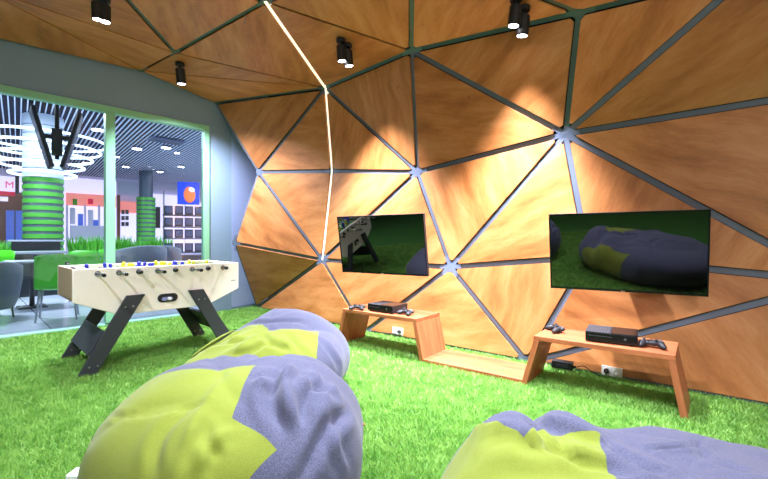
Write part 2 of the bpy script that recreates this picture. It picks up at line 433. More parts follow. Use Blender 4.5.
t1 = bpy.data.objects['trim_1']; t1.location = (c0+c1)/2+Vector((.02, -.06, .03)); t1.scale = ((c1-c0).length/.1, 1, 2); t1.rotation_euler = (0, 0, math.atan2((c1-c0).y, (c1-c0).x))

# ------------------------------------------------------------ turf blades
NB = 420000
rs = np.random.RandomState(5)
# sample image-space-free: more blades close to the camera, on the floor plane
cand = NB*3
yy = .25 + 7.2*rs.rand(cand)**1.35
xx = (rs.rand(cand)*2-1)*(.25+yy*1.02)
off = xx*N_.x+yy*N_.y; bb = (xx-P0.x)*O_.x+(yy-P0.y)*O_.y
s_ = xx*U.x+yy*U.y
cd = c1-c0; cn = Vector((-cd.y, cd.x)).normalized(); back = (xx-c0.x)*cn.x+(yy-c0.y)*cn.y
wall_off = np.interp(s_, [-6.1, -3.345, -1.297, 3], [4.2, 3.93, 3.88, 3.85])
ok = (off < wall_off-.01) & (bb < -.03) & ((back < -.06) | ((xx-P0.x)*W.x+(yy-P0.y)*W.y < 2.7))
xx, yy = xx[ok][:NB], yy[ok][:NB]; nb = len(xx)
hgt = (.020+.018*rs.rand(nb)); ang = rs.rand(nb)*2*PI; lean = (.3+.9*rs.rand(nb))*hgt; wd = .0022+.0012*yy*.6
la = rs.rand(nb)*2*PI
V = np.zeros((nb, 3, 3), np.float32)
V[:, 0, 0] = xx-np.cos(ang)*wd; V[:, 0, 1] = yy-np.sin(ang)*wd
V[:, 1, 0] = xx+np.cos(ang)*wd; V[:, 1, 1] = yy+np.sin(ang)*wd
V[:, 2, 0] = xx+np.cos(la)*lean; V[:, 2, 1] = yy+np.sin(la)*lean; V[:, 2, 2] = hgt
me = bpy.data.meshes.new('turf'); me.vertices.add(nb*3); me.vertices.foreach_set('co', V.ravel())
me.loops.add(nb*3); me.loops.foreach_set('vertex_index', np.arange(nb*3, dtype=np.int32))
me.polygons.add(nb); me.polygons.foreach_set('loop_start', np.arange(0, nb*3, 3, dtype=np.int32)); me.update(calc_edges=True)
me.materials.append(MAT['grass'])
turf = link('turf', me); turf['kind'] = 'stuff'; tag(turf, 'short bright green artificial grass covering the floor', 'grass')

# ------------------------------------------------------------ bean bags
def bean_bag(label, cx, cy, rx, ry, top, yaw, humps, lime_px, extra_dir, seed, p=2.5, back_poly=None, creases=()):
    root = thing('bean_bag', label, 'bean bag', (cx, cy, 0), yaw, 'lime and grey bean bags on the turf')
    bm = bmesh.new(); bmesh.ops.create_icosphere(bm, subdivisions=6, radius=1)
    cyw, syw = math.cos(yaw), math.sin(yaw); zc = top*.42
    for v in bm.verts:
        d = v.co.normalized()
        k = (abs(d.x/rx)**p+abs(d.y/ry)**p+abs(d.z/(top-zc if d.z > 0 else zc*1.25))**p)**(-1/p)
        q = d*k
        lx, ly, lz = q.x, q.y, q.z
        f = max(0, min(1, (lz+zc)/top))
        for (hx, hy, sx, sy, a) in humps: lz += a*f*math.exp(-((lx-hx)/sx)**2-((ly-hy)/sy)**2)
        # folds running down the cloth
        s3 = Vector((lx*2.2+seed, ly*2.2, lz*1.2))
        w1 = noise.noise(s3)*.035
        th = math.atan2(ly, lx); rr = math.hypot(lx/rx, ly/ry)
        fold = 1-abs(noise.noise(Vector((math.cos(th)*1.15+seed*3, math.sin(th)*1.15, rr*.9+lz))))*2.4
        w2 = max(0, fold)**2*.030*min(1, rr*1.6)
        fold2 = 1-abs(noise.noise(Vector((lx*2.0-seed, ly*2.8+seed, lz*2))))*3
        w3 = max(0, fold2)**2*.018*(1 if rr < .7 else max(0, (1.05-rr)/.35))
        nrm = Vector((d.x, d.y, d.z*1.4)).normalized()
        dd = w1+w2-w3
        lz += zc
        pnt = Vector((lx, ly, lz))+nrm*dd
        if pnt.z < .03: pnt.z = .012+.018*max(0, min(1, (pnt.z+.1)/.13))
        v.co = pnt
    bmesh.ops.recalc_face_normals(bm, faces=bm.faces)
    Mw = Matrix.Translation((cx, cy, 0)) @ Matrix.Rotation(yaw, 4, 'Z'); Mi = Mw.inverted()
    bvh = BVHTree.FromBMesh(bm)
    def loc(px, py):
        o_ = Mi @ CAM; dr = (Mi.to_3x3() @ ray(px, py)).normalized()
        for dy in range(0, 60, 2):
            dr = (Mi.to_3x3() @ ray(px, py+dy)).normalized(); r = bvh.ray_cast(o_, dr)
            if r[0]: return r[0]
        return Vector((0, 0, 0))
    pts = [loc(*q) for q in lime_px]
    P2 = [Vector((q.x, q.y)) for q in pts]
    # carry the outline on past the edge of the bag: toward the camera and away from it
    R2 = lambda v: Vector((v.x*cyw+v.y*syw, -v.x*syw+v.y*cyw))
    for dv in extra_dir: P2.append(P2[dv[0]]+R2(Vector(dv[1:3])) if dv[0] is not None else R2(Vector(dv[1:3])))
    polys = [P2]+([[Vector(q) for q in back_poly]] if back_poly else [])
    for a, b in [(pl[i], pl[(i+1) % len(pl)]) for pl in polys for i in range(len(pl))]:
        e = b-a
        if e.length < 1e-5: continue
        # cut only faces close to this edge
        fs = []
        for f in bm.faces:
            c = f.calc_center_median(); t = ((c.x-a.x)*e.x+(c.y-a.y)*e.y)/e.length_squared
            if -.15 < t < 1.15 and abs((c.x-a.x)*e.y-(c.y-a.y)*e.x)/e.length < .03: fs.append(f)
        if not fs: continue
        ge = list({x for f in fs for x in f.edges}); gv = list({x for f in fs for x in f.verts})
        bmesh.ops.bisect_plane(bm, geom=fs+ge+gv, plane_co=(a.x, a.y, 0), plane_no=(e.y, -e.x, 0), dist=1e-6)
    def inside(x, y):
        for pl in polys:
            r = False
            for i in range(len(pl)):
                a, b = pl[i], pl[i-1]
                if (a.y > y) != (b.y > y) and x < (b.x-a.x)*(y-a.y)/(b.y-a.y)+a.x: r = not r
            if r: return True
        return False
    bm.faces.ensure_lookup_table()
    flags = []
    for f in bm.faces:
        c = f.calc_center_median(); flags.append(inside(c.x, c.y))
    if creases:
        cs = []
        for x0, y0, x1, y1, cw, ca in creases: cs.append((loc(x0, y0), loc(x1, y1), cw, ca))
        bm.normal_update(); nn_ = {v: v.normal.copy() for v in bm.verts}
        for v in bm.verts:
            if v.co.z < .05: continue
            dd = 0; co = v.co
            for a, b, cw, ca in cs:
                e = b-a; tt = (co-a).dot(e)/e.length_squared
                if tt < -.2 or tt > 1.2: continue
                bow = math.sin(max(0, min(1, tt))*PI)*.12*e.length
                q = a+e*tt; off_ = (co-q); sdv = e.cross(nn_[v]).normalized()
                dist = abs(off_.dot(sdv)-bow); far_ = off_.length
                if far_ > cw*5+.12: continue
                env = max(0, min(1, (tt+.2)/.35))*max(0, min(1, (1.2-tt)/.35))
                dd += ca*env*(math.exp(-(dist/cw)**2)-.55*math.exp(-((dist-cw*1.7)/(cw*1.1))**2))
            v.co = co+nn_[v]*dd
        bmesh.ops.recalc_face_normals(bm, faces=bm.faces); bvh = BVHTree.FromBMesh(bm)
    bm.normal_update(); bm.verts.index_update()
    allv = [v.co.copy() for v in bm.verts]; alln = [v.normal.copy() for v in bm.verts]
    fl = [tuple(v.index for v in f.verts) for f in bm.faces]
    for want, nm, mat in ((True, 'lime_panel', 'lime_fabric'), (False, 'grey_panel', 'grey_fabric')):
        use = sorted({i for f, q in zip(fl, flags) if q == want for i in f}); mp = {k: i for i, k in enumerate(use)}
        me = bpy.data.meshes.new(nm); me.from_pydata([tuple(allv[i]) for i in use], [], [tuple(mp[i] for i in f) for f, q in zip(fl, flags) if q == want])
        me.materials.append(MAT[mat]); me.polygons.foreach_set('use_smooth', [True]*len(me.polygons)); me.update()
        me.normals_split_custom_set_from_vertices([tuple(alln[i]) for i in use])
        o = link(nm, me, root); o['label'] = 'lime green cloth' if want else 'blue-grey melange cloth'
    bm.free()
    return root, bvh, Mw
bagA, bvA, MA = bean_bag('largest bean bag in front, lime left half and grey right half with a stepped seam', -.618, 1.70, .510, .47, .64, 0,
    [(-.12, .1, .25, .25, .02)],
    [(150, 378), (205, 369), (256, 365), (232, 418), (277, 450), (250, 478)], [(5, .0, -.8), (None, -1.5, -1.0), (0, -1.2, .0)], 1.3, 2.25, None,
    [(276, 374, 282, 428, .026, -.026), (292, 368, 300, 430, .024, .020), (324, 382, 300, 436, .028, -.026), (347, 412, 304, 474, .026, -.022), (305, 372, 332, 396, .022, -.018), (258, 384, 290, 370, .024, .018),
     (183, 414, 154, 468, .024, -.013), (205, 421, 216, 455, .02, -.012), (226, 432, 196, 470, .024, .012), (110, 414, 200, 404, .010, -.008), (330, 420, 345, 470, .02, .016)])
bagB, bvB, MBm = bean_bag('bean bag farther back between the foosball table and the bench, lime with grey hump', -.87, 3.12, .585, .52, .50, 0,
    [(.08, .22, .32, .22, .10), (-.5, 0, .3, .5, -.12)],
    [(216, 330), (238, 321), (258, 323), (272, 331), (319, 332), (316, 376)], [(5, .1, -.8), (None, -1.5, -1.0), (0, -1.2, 0)], 5.1, 2.4, None,
    [(200, 352, 244, 340, .03, -.024), (225, 356, 268, 344, .028, -.022), (262, 334, 290, 350, .028, -.02), (290, 335, 308, 356, .026, -.018), (322, 340, 338, 366, .026, -.02), (250, 316, 300, 322, .025, -.014), (210, 340, 236, 330, .025, .02)])
bagC, bvC, MC = bean_bag('low bean bag at the lower right, lime left part and long grey right part', .93, 1.28, .78, .52, .44, 0,
    [(-.52, .17, .18, .2, .17), (-.24, .3, .12, .25, .08), (-.36, .3, .05, .3, -.05), (.55, 0, .3, .5, -.03)],
    [(448, 456), (466, 440), (524, 437), (545, 433), (598, 438), (603, 455), (613, 476)], [(6, .0, -.8), (None, -1.5, -1.0), (0, -1.2, 0)], 9.7, 2.6, [(-.55, .42), (-.30, .43), (.10, .43), (-.08, .7), (-.8, .7)],
    [(532, 424, 612, 470, .024, -.026), (548, 418, 605, 442, .026, .022), (500, 440, 560, 452, .026, -.018), (560, 440, 592, 472, .022, -.012), (606, 440, 660, 472, .03, -.018), (655, 448, 700, 437, .012, -.022), (700, 450, 740, 470, .03, -.014), (470, 440, 480, 470, .022, -.01), (475, 424, 510, 424, .02, .014)])
# fold-over flap on the far bag
def on_bag(bvh, Mw, px, py):
    Mi = Mw.inverted(); o_ = Mi @ CAM
    for dy in range(0, 40, 1):
        r = bvh.ray_cast(o_, (Mi.to_3x3() @ ray(px, py+dy)).normalized())
        if r[0]: return r[0]
    return Vector((0, 0, .3))
mb = MB()
q0 = on_bag(bvB, MBm, 188, 347); q1 = on_bag(bvB, MBm, 212, 338); q2 = on_bag(bvB, MBm, 237, 328)
vs_ = []
for q, wdt, up in ((q0, .05, .01), (q1, .06, .035), (q2, .03, .012)):
    vs_ += [q+Vector((0, -.035, up)), q+Vector((0, wdt*.6, up+.015)), q+Vector((0, wdt*1.6, -.01)), q+Vector((0, -.03, up-.012))]
mb.add(vs_, [(i*4+k, i*4+(k+1) % 4, i*4+4+(k+1) % 4, i*4+4+k) for i in range(2) for k in range(4)]+[(3, 2, 1, 0), (8, 9, 10, 11)])
fl = mb.build('flap', 'lime_fabric', bagB, smooth=True); md = fl.modifiers.new('s', 'SUBSURF'); md.levels = 2; md.render_levels = 2
# small tan strap end at the bag's right side
mb = MB().box((.485, .20, .30), (.09, .02, .008)); mb.build('strap', 'tan_strap', bagA, bevel=.002)
tb = MB().box((0, 0, 0), (.055, .07, .10)).build('white_block', 'white_paint', bevel=.006); tb.location = (-1.40, 1.87, .052); tag(tb, 'small white block on the turf at the left edge of the front bean bag', 'block')

# ------------------------------------------------------------ foosball table
ft = thing('foosball_table', 'pale birch foosball table on slanted charcoal legs by the window', 'table', (-2.583, 3.40, 0), AW)
LT, WT, TOP = 1.45, .75, .908
prof = [(0, .63), (0, TOP), (LT, TOP), (LT, .63), (1.11, .485), (.34, .485)]
for nm, y in (('front_panel', 0), ('back_panel', WT-.028)):
    MB().prism([(x, y, z) for x, z in prof], (0, 0, 0), (0, .028, 0)).build(nm, 'birch', ft, bevel=.006)
for nm, x in (('end_panel', 0.0), ('end_panel', LT-.025)):
    o = MB().box((x+.0125, WT/2, (.635+TOP)/2), (.025, WT-.058, TOP-.635)).build(nm, 'birch_end', ft, bevel=.003)
for x0, z0, x1, z1 in ((.0, .635, .34, .49), (LT, .635, 1.11, .49)):
    MB().prism([(x0, .029, z0), (x1, .029, z1), (x1, .029, z1+.02), (x0, .029, z0+.02)], (0, 0, 0), (0, WT-.058, 0)).build('bottom_panel', 'birch_end', ft)
MB().box((.725, WT/2, .50), (.77, WT-.058, .02)).build('bottom_panel', 'birch_end', ft)
MB().box((LT/2, WT/2, .775), (LT-.05, WT-.058, .015)).build('playfield', 'pitch_green', ft)
for x in (0.03, LT-.10): MB().box((x+.035, WT/2, TOP-.006), (.09, WT-.06, .012)).build('end_shelf', 'birch', ft, bevel=.003)
MB().box((.03, .16, TOP+.004), (.022, .15, .016)).build('goal_handle', 'black_matte', ft, bevel=.004)
rods_x = [.175+i*(LT-.35)/7 for i in range(8)]
men = [1, 2, 3, 5, 5, 3, 2, 1]; team = ['b', 'b', 'y', 'b', 'y', 'b', 'y', 'y']
def player_mesh(mat):
    mb = MB(); mb.lathe([(.006, -.085), (.012, -.083), (.013, -.06), (.009, -.045), (.014, -.02), (.017, .0), (.016, .02), (.008, .026), (.011, .032), (.013, .042), (.009, .052), (.002, .055)], 12)
    return mb.mesh('player', mat, True)
pm = {'b': player_mesh('player_blue'), 'y': player_mesh('player_yellow')}
bump_me = MB().tube([(0, -.013, 0), (0, .013, 0)], .017, 12).mesh('bumper', 'black_matte', True)
bear_me = MB().tube([(0, -.006, 0), (0, .002, 0)], [.024, .026], 18).mesh('bearing', 'chrome')
hand_me = MB().tube([(0, 0, 0), (0, -.012, 0), (0, -.05, 0), (0, -.085, 0), (0, -.105, 0), (0, -.11, 0)], [.010, .015, .013, .0165, .015, .008], 14).mesh('handle', 'black_gloss', True)
for i, x in enumerate(rods_x):
    ours = team[i] == 'b'; sh = rng.uniform(-.05, .05); RZ = .862
    y0, y1 = (-.15+sh, WT+.10+sh) if ours else (-.07+sh, WT+.16+sh)
    rod = MB().tube([(x, y0, RZ), (x, y1, RZ)], .0078, 12).build('rod', 'chrome', ft, smooth=True)
    for y in (0, WT): 
        o = link('bearing', bear_me, rod); o.location = (x, y if y == 0 else WT+.004, RZ)
    h = link('handle', hand_me, rod)
    h.location = (x, y0+.01, RZ) if ours else (x, y1-.01, RZ)
    if not ours: h.rotation_euler = (0, 0, PI); o = link('rod_cap', bump_me, rod); o.location = (x, y0, RZ)
    for k in range(men[i]):
        gap = (WT-.12)/(men[i]+1); y = .06+gap*(k+1)+sh
        o = link('player', pm[team[i]], rod); o.location = (x, y, RZ); o.rotation_euler = (0, rng.uniform(-.5, .5), 0); o.scale = (1.3, 1.3, 1.3)
    for y in (.05, WT-.05):
        o = link('bumper', bump_me, rod); o.location = (x, y+sh*.2, RZ)
# ball return slot
def stadium(cx, cz, a, b, n=10):
    pts = []
    for k in range(n+1): t = -PI/2+PI*k/n; pts.append((cx+a+b*math.cos(t), cz+b*math.sin(t)))
    for k in range(n+1): t = PI/2+PI*k/n; pts.append((cx-a+b*math.cos(t), cz+b*math.sin(t)))
    return pts
sl = MB().prism([(x, 0, z) for x, z in stadium(.735, .60, .05, .04)], (0, -.006, 0), (0, -.0005, 0)).build('ball_return', 'black_matte', ft)
MB().prism([(x, 0, z) for x, z in stadium(.728, .592, .032, .017)], (0, -.010, 0), (0, -.006, 0)).build('metal_cup', 'chrome', sl)
MB().ell((.745, -.022, .592), (.017, .017, .017)).build('ball', 'white_paint', sl, smooth=True)
for xa in (.02, LT-.06): MB().box((xa+.02, .014, .52+.13), (.02, .03, .001)).build('corner_mark', 'steel', ft)
# score counters at the left end
sc = MB().tube([(.06, .62, .93), (.06, .70, .93)], .008, 8).build('score_counter', 'steel', ft)
for k in range(5): MB().box((.06, .63+k*.014, .932), (.024, .010, .024)).build('score_bead', 'black_matte', sc)
# corner label
MB().box((LT-.06, -.0012, .72), (.05, .002, .006)).build('maker_mark', 'charcoal', ft)
def leg(x_top, x_bot, y):
    mb = MB(); a = .15
    mb.prism([(x_bot, y, 0), (x_bot+a*.9, y, 0), (x_top+a, y, .655), (x_top, y, .655)], (0, 0, 0), (0, .03, 0))
    o = mb.build('leg', 'charcoal', ft, bevel=.004)
    for k in (.12, .85):
        for q in (.3, .7):
            xc = x_bot+(x_top-x_bot)*k+a*q; MB().tube([(xc, y-.004, .655*k), (xc, y+.001, .655*k)], .009, 10).build('bolt', 'steel', o)
    return o
for y in (-.032, WT+.002):
    leg(.385, .02, y); leg(LT-.385-.15, LT-.02-.15, y)
for x, sg in ((.17, 1), (LT-.17, -1)):
    R = Matrix.Rotation(sg*math.atan2(.415, .655), 3, 'Y')
    MB().box((x, WT/2, .26), (.03, WT-.004, .22), R).build('cross_panel', 'charcoal', ft, bevel=.003)

# ------------------------------------------------------------ zigzag bench
bo = su(-3.183, 3.25)
bench = thing('zigzag_bench', 'long zigzag wooden bench with two raised tables joined by a low shelf', 'bench', bo, AU)
DP = .44
for nm, poly in (('leg_board', [(0, 0), (.042, 0), (.140, .369), (.098, .369)]),
                 ('top_board', [(.098, .370), (1.054, .370), (1.054, .405), (.098, .405)]),
                 ('leg_board', [(1.012, .369), (1.054, .369), (1.135, .0), (1.093, .0)]),
                 ('shelf_board', [(1.132, .002), (2.046, .002), (2.056, .040), (1.126, .040)]),
                 ('leg_board', [(2.046, 0), (2.088, 0), (2.188, .369), (2.146, .369)]),
                 ('top_board', [(2.146, .370), (3.052, .370), (3.052, .405), (2.146, .405)]),
                 ('leg_board', [(3.010, .369), (3.052, .369), (3.122, 0), (3.080, 0)])):
    cx = sum(p[0] for p in poly)/4; cz = sum(p[1] for p in poly)/4
    o = MB().prism([(x-cx, 0, z-cz) for x, z in poly], (0, 0, 0), (0, DP, 0)).build(nm, None, bench, bevel=.0025)
    o.location = (cx, 0, cz); o.data.materials.append(MAT['bench_wood'])
    if nm == 'leg_board':   # grain runs up the legs
        tl = math.atan2(poly[3][0]-poly[0][0], poly[3][1]-poly[0][1]) if poly[0][1] < poly[3][1] else math.atan2(poly[0][0]-poly[3][0], poly[0][1]-poly[3][1])
        R = Matrix.Rotation(PI/2-tl if False else -(PI/2-tl), 4, 'Y')
        o.data.transform(R.inverted()); o.matrix_local = Matrix.Translation((cx, 0, cz)) @ R
def on_bench(px, py, dh=0):        # point on the bench tops seen at this pixel
    return hub_h(px, py, .407+dh)

# ------------------------------------------------------------ consoles and controllers
def console(label, p, rz, two_tone):
    t = thing('game_console', label, 'game console', p, rz, 'game consoles on the bench')
    MB().box((0, 0, .041), (.33, .26, .066)).build('case', 'black_matte', t, bevel=.004)
    MB().box((-.083, 0, .0765), (.162, .258, .005)).build('vent_top', 'charcoal', t, bevel=.001)
    MB().box((.083, 0, .0765), (.162, .258, .005)).build('gloss_top', 'black_gloss', t, bevel=.001)
    fp = MB().box((0, -.1315, .042), (.326, .004, .06)).build('front_plate', 'black_gloss', t, bevel=.001)
    MB().box((-.07, -.1342, .050), (.15, .002, .004)).build('disc_slot', 'charcoal', fp)
    MB().tube([(.09, -.1335, .045), (.09, -.1350, .045)], .008, 14).build('power_button', 'steel', fp)
    for x in (-.13, .13):
        for y in (-.1, .1): MB().box((x, y, .004), (.03, .03, .008)).build('foot', 'black_matte', t)
    for k in range(9): MB().box((-.155+k*.018, 0, .0796), (.006, .22, .0012)).build('vent_bar', 'black_matte', t)
    return t
pL = on_bench(386, 311); pR = on_bench(611, 341)
console('black game console on the left raised table of the bench', Vector((pL.x, pL.y, .4055))+N_*.03, AU-.02, True)
console('black game console on the right raised table of the bench', Vector((pR.x, pR.y, .4055))+N_*.03, AU+.10, True)
def controller(label, p, rz):
    t = thing('game_controller', label, 'controller', p, rz, 'game controllers on the bench')
    mb = MB(); mb.ell((0, .005, .030), (.052, .034, .019), None, 20, 12, .8)
    for s in (-1, 1):
        R = Matrix.Rotation(s*.42, 3, 'Z')
        mb.ell((s*.054, -.022, .024), (.023, .052, .021), R @ Matrix.Rotation(.16, 3, 'X'), 16, 10)
        mb.ell((s*.045, .022, .030), (.030, .022, .018), None, 14, 8)
    b_ = mb.build('body', 'black_matte', t, smooth=True)
    for x, y in ((-.046, .018), (.024, -.010)):
        st = MB().tube([(x, y, .045), (x, y, .054)], .005, 10).build('thumbstick', 'black_gloss', t, smooth=True)
        MB().lathe([(.009, .053), (.0105, .056), (.009, .059), (.004, .057)], 14, (x, y, 0)).build('stick_cap', 'charcoal', st, smooth=True)
    for dx, dy in ((0, .012), (.012, 0), (0, -.012), (-.012, 0)):
        MB().lathe([(.005, .044), (.005, .0505), (.003, .052)], 10, (.046+dx, .020+dy, 0)).build('button', 'steel', t, smooth=True)
    dpd = MB(); dpd.box((-.022, -.012, .050), (.022, .007, .006)); dpd.box((-.022, -.012, .050), (.007, .022, .006)); dpd.build('direction_pad', 'charcoal', t)
    MB().tube([(0, .02, .046), (0, .02, .051)], .007, 12).build('guide_button', 'chrome', t)
    for s in (-1, 1): MB().ell((s*.042, .040, .030), (.024, .009, .009)).build('trigger', 'black_gloss', t, smooth=True)
    return t
for px, py, rz, lab in ((358, 309.5, AU+.3, 'black gamepad left of the console on the left bench table'),
                        (406.5, 314.5, AU-.15, 'black gamepad right of the console on the left bench table'),
                        (556.5, 331.5, AU-.9, 'black gamepad left of the console on the right bench table'),
                        (652, 347, AU+.1, 'black gamepad right of the console on the right bench table')):
    p = on_bench(px, py); controller(lab, Vector((p.x, p.y, .4055)), rz)

# ------------------------------------------------------------ sockets, adapter, cables
def socket(label, px, py):
    t_, q, n = hit(px, py)
    t = thing('wall_socket', label, 'socket', q+n*.001, 0, 'double wall sockets under the bench')
    x = Vector((0, 0, 1)).cross(n).normalized(); y = n.cross(x)
    t.rotation_euler = Matrix((x, y, n)).transposed().to_euler()
    MB().box((0, 0, .006), (.155, .08, .012)).build('plate', 'socket_white', t, bevel=.003)
    for sx in (-.037, .037):
        s = MB().lathe([(.026, .012), (.028, .015), (.022, .0155), (.020, .0125)], 20, (sx, 0, 0)).build('outlet', 'socket_white', t, smooth=True)
        for k in (-.0095, .0095): MB().tube([(sx+k, 0, .0127), (sx+k, 0, .0133)], .003, 8).build('pin_hole', 'black_matte', s)
    return t, q, n, x
sL, qL, nL, xL = socket('white double wall socket under the left table of the bench', 398, 331)
sR, qR, nR, xR = socket('white double wall socket under the right table of the bench', 612, 371.5)
def cable(label, pts, r=.0035):
    # smooth by Catmull-Rom
    P = [Vector(p) for p in pts]; out = []
    for i in range(len(P)-1):
        a, b, c, d = P[max(i-1, 0)], P[i], P[i+1], P[min(i+2, len(P)-1)]
        for k in range(8):
            t = k/8; out.append(.5*((2*b)+(c-a)*t+(2*a-5*b+4*c-d)*t*t+(3*b-a-3*c+d)*t**3))
    out.append(P[-1])
    return tag(MB().tube(out, r, 8).build('power_cable', 'black_matte', smooth=True), label, 'cable')
def plug(label, q, n, x, side):
    c = q+x*side*.037+n*.017
    M = Matrix((x, n.cross(x), n)).transposed()
    o = thing('power_plug', label, 'plug', c, 0)
    MB().lathe([(.020, 0), (.021, .012), (.016, .03), (.009, .036)], 16, (0, 0, 0), M).build('plug_body', 'black_matte', o, smooth=True)
    return c+n*.03
eL = plug('round black plug in the left bench socket', qL, nL, xL, 1)
eR = plug('round black plug in the right bench socket', qR, nR, xR, -1)
ad = hub_h(561, 372, .01); ad = Vector((ad.x, ad.y, .03))+N_*.05
adp = thing('power_adapter', 'black power brick on the turf under the right bench table', 'adapter', ad, AU+.05)
MB().box((0, 0, .033), (.17, .07, .065)).build('case', 'black_matte', adp, bevel=.006)
MB().box((0, -.0355, .034), (.10, .002, .03)).build('rating_label', 'charcoal', adp)
MB().tube([(-.085, 0, .03), (-.11, 0, .03)], .008, 10).build('cord_sleeve', 'black_gloss', adp); MB().tube([(.085, 0, .03), (.11, 0, .03)], .008, 10).build('cord_sleeve', 'black_gloss', adp)
cable('thin black cable from the power brick to the right wall socket', [ad+U*.11+Vector((0, 0, .03)), ad+U*.17+Vector((0, 0, .05)), ad+U*.24-N_*.02+Vector((0, 0, .02)), eR-nR*-.03+Vector((0, 0, -.05)), eR+nR*.02, eR])
cable('thin black cable hanging behind the right bench table to the power brick', [su(-.95, 3.71, .36), su(-1.06, 3.76, .22), su(-1.1, 3.77, .12), ad-U*.16+Vector((0, 0, .06)), ad-U*.115+Vector((0, 0, .03))])
cable('thin black cable from the left wall socket down to the turf', [eL, eL+nL*.02+Vector((0, 0, -.03)), Vector((eL.x, eL.y, .05))-U*.05, Vector((eL.x, eL.y, .035))-U*.25+N_*.02, Vector((eL.x, eL.y, .035))-U*.45-N_*.04])
cable('thin black cable hanging from the back of the left bench table', [su(-2.35, 3.705, .37), su(-2.38, 3.75, .28), su(-2.3, 3.76, .16), su(-2.15, 3.76, .05), su(-2.4, 3.74, .036)])

# ------------------------------------------------------------ televisions
def tv(label, c, rz, tilt, wd, ht):
    t = thing('television', label, 'television', c, rz, 'flat televisions on the dome wall')
    t.rotation_euler = (Matrix.Rotation(rz, 3, 'Z') @ Matrix.Rotation(tilt, 3, 'X')).to_euler()
    MB().box((0, .022, 0), (wd, .034, ht)).build('housing', 'black_matte', t, bevel=.004)
    b = .012
    fr = MB()
    fr.box((0, .002, ht/2-b/2), (wd, .008, b)); fr.box((0, .002, -ht/2+b*.75), (wd, .008, b*1.5)); fr.box((-wd/2+b/2, .002, 0), (b, .008, ht)); fr.box((wd/2-b/2, .002, 0), (b, .008, ht))
    bz = fr.build('bezel', 'black_gloss', t)
    MB().box((0, .0035, .003), (wd-2*b, .004, ht-2*b-.006)).build('screen', 'screen', t)
    MB().box((0, -.003, -ht/2+.007), (.03, .004, .007)).build('badge', 'steel', bz)
    MB().box((0, .06, -.05), (.5, .05, .32)).build('rear_cover', 'black_matte', t, bevel=.01)
    MB().box((0, .12, 0), (.12, .10, .2)).build('wall_bracket', 'steel', t)
    return t
tv('black flat television above the left bench table', (-.045*.985, 4.495*.985, 1.098), math.radians(-32), math.radians(9.5), 1.095, .645)
tv('black flat television above the right bench table', (1.925*.985, 3.305*.985, 1.053), math.radians(-31), math.radians(9.5), 1.09, .645)

# ------------------------------------------------------------ spotlights
def spotlight(label, mounts, power, aim=None, cone=64, light=True, L_=.17, r=.052):
    t = thing('ceiling_spotlight', label, 'spotlight', mounts[0][0], 0, 'black ceiling spotlights')
    base = Vector(mounts[0][0])
    for p, n, tl in mounts:
        p = Vector(p)-base
        MB().lathe([(r*.98, .0), (r*.98, -.035), (r*.9, -.04)], 20, p).build('mount_disc', 'black_matte', t, auto=True)
        stem = MB().tube([p+Vector((0, 0, -.04)), p+Vector((0, 0, -.085))], .014, 10).build('stem', 'black_matte', t, smooth=True)
        d = Vector(tl).normalized(); c = p+Vector((0, 0, -.075)); e = c+d*L_
        M = d.to_track_quat('-Z', 'Y').to_matrix()
        hz = MB().lathe([(r*.85, 0), (r, -.008), (r, -L_), (r*.88, -L_), (r*.86, -L_+.02)], 24, c, M).build('housing', 'black_matte', t, auto=True)
        MB().lathe([(r*.80, -L_+.002), (r*.80, -L_+.012)], 20, c, M).build('lens', 'lamp_glow', hz)
        if light:
            ld = bpy.data.lights.new('spot_lamp', 'SPOT'); ld.energy = power; ld.color = SPOT_COL; ld.spot_size = math.radians(cone); ld.spot_blend = .8; ld.shadow_soft_size = .04
            lo = bpy.data.objects.new('spot_lamp', ld); C.objects.link(lo); lo.parent = t
            lo.location = e+d*.012; lo.rotation_euler = d.to_track_quat('-Z', 'Y').to_euler()
    return t
def mnt(px, py, tl=(0, 0, -1)):
    t_, q, n = hit(px, py); return (q, n, tl)
spotlight('pair of black ceiling spotlights above the left television', [mnt(341, 39, (.06, .05, -1)), mnt(347.5, 44, (.10, .10, -1))], SPOT_W*1.8, cone=80)
spotlight('pair of black ceiling spotlights at the top right of centre', [mnt(516, -3, (-.10, .08, -1)), mnt(524, 7, (-.06, .12, -1))], SPOT_W*1.8, cone=82)
spotlight('single black ceiling spotlight nearest the window wall', [mnt(180, 63, (.05, .12, -1))], SPOT_W*2.0, cone=130, L_=.2, r=.06)
spotlight('pair of black ceiling spotlights at the top left', [mnt(97, -5, (.02, .04, -1)), mnt(105, -2, (0, 0, -1))], SPOT_W*.8, cone=90)
def fill(label, x, y, z, power):  # unseen globes added behind the camera to brighten ceiling and front faces
    t = thing('fill_lamp', label, 'lamp', (x, y, z), 0, 'added globe fill lamps')
    MB().tube([(0, 0, .15), (0, 0, 4.0-z)], .006, 8).build('cord', 'black_matte', t, smooth=True)
    MB().lathe([(.05, .13), (.06, .17), (.02, .2)], 16).build('cap', 'black_matte', t, auto=True)
    MB().ell((0, 0, 0), (.15, .15, .15), None, 24, 14).build('globe', 'fill_globe', t, smooth=True)
    for dx in (-1, 1):
        ld = bpy.data.lights.new('fill_point', 'POINT'); ld.energy = power/2; ld.color = (1, .97, .94); ld.shadow_soft_size = .15
        lo = bpy.data.objects.new('fill_point', ld); C.objects.link(lo); lo.parent = t; lo.location = (dx*.17, 0, -.0)
fill('added unseen globe pendant lamp behind the viewer on the left', -1.0, -1.9, 2.45, FILL_W)
fill('added unseen globe pendant lamp behind the viewer on the right', 2.2, -1.6, 2.45, FILL_W)
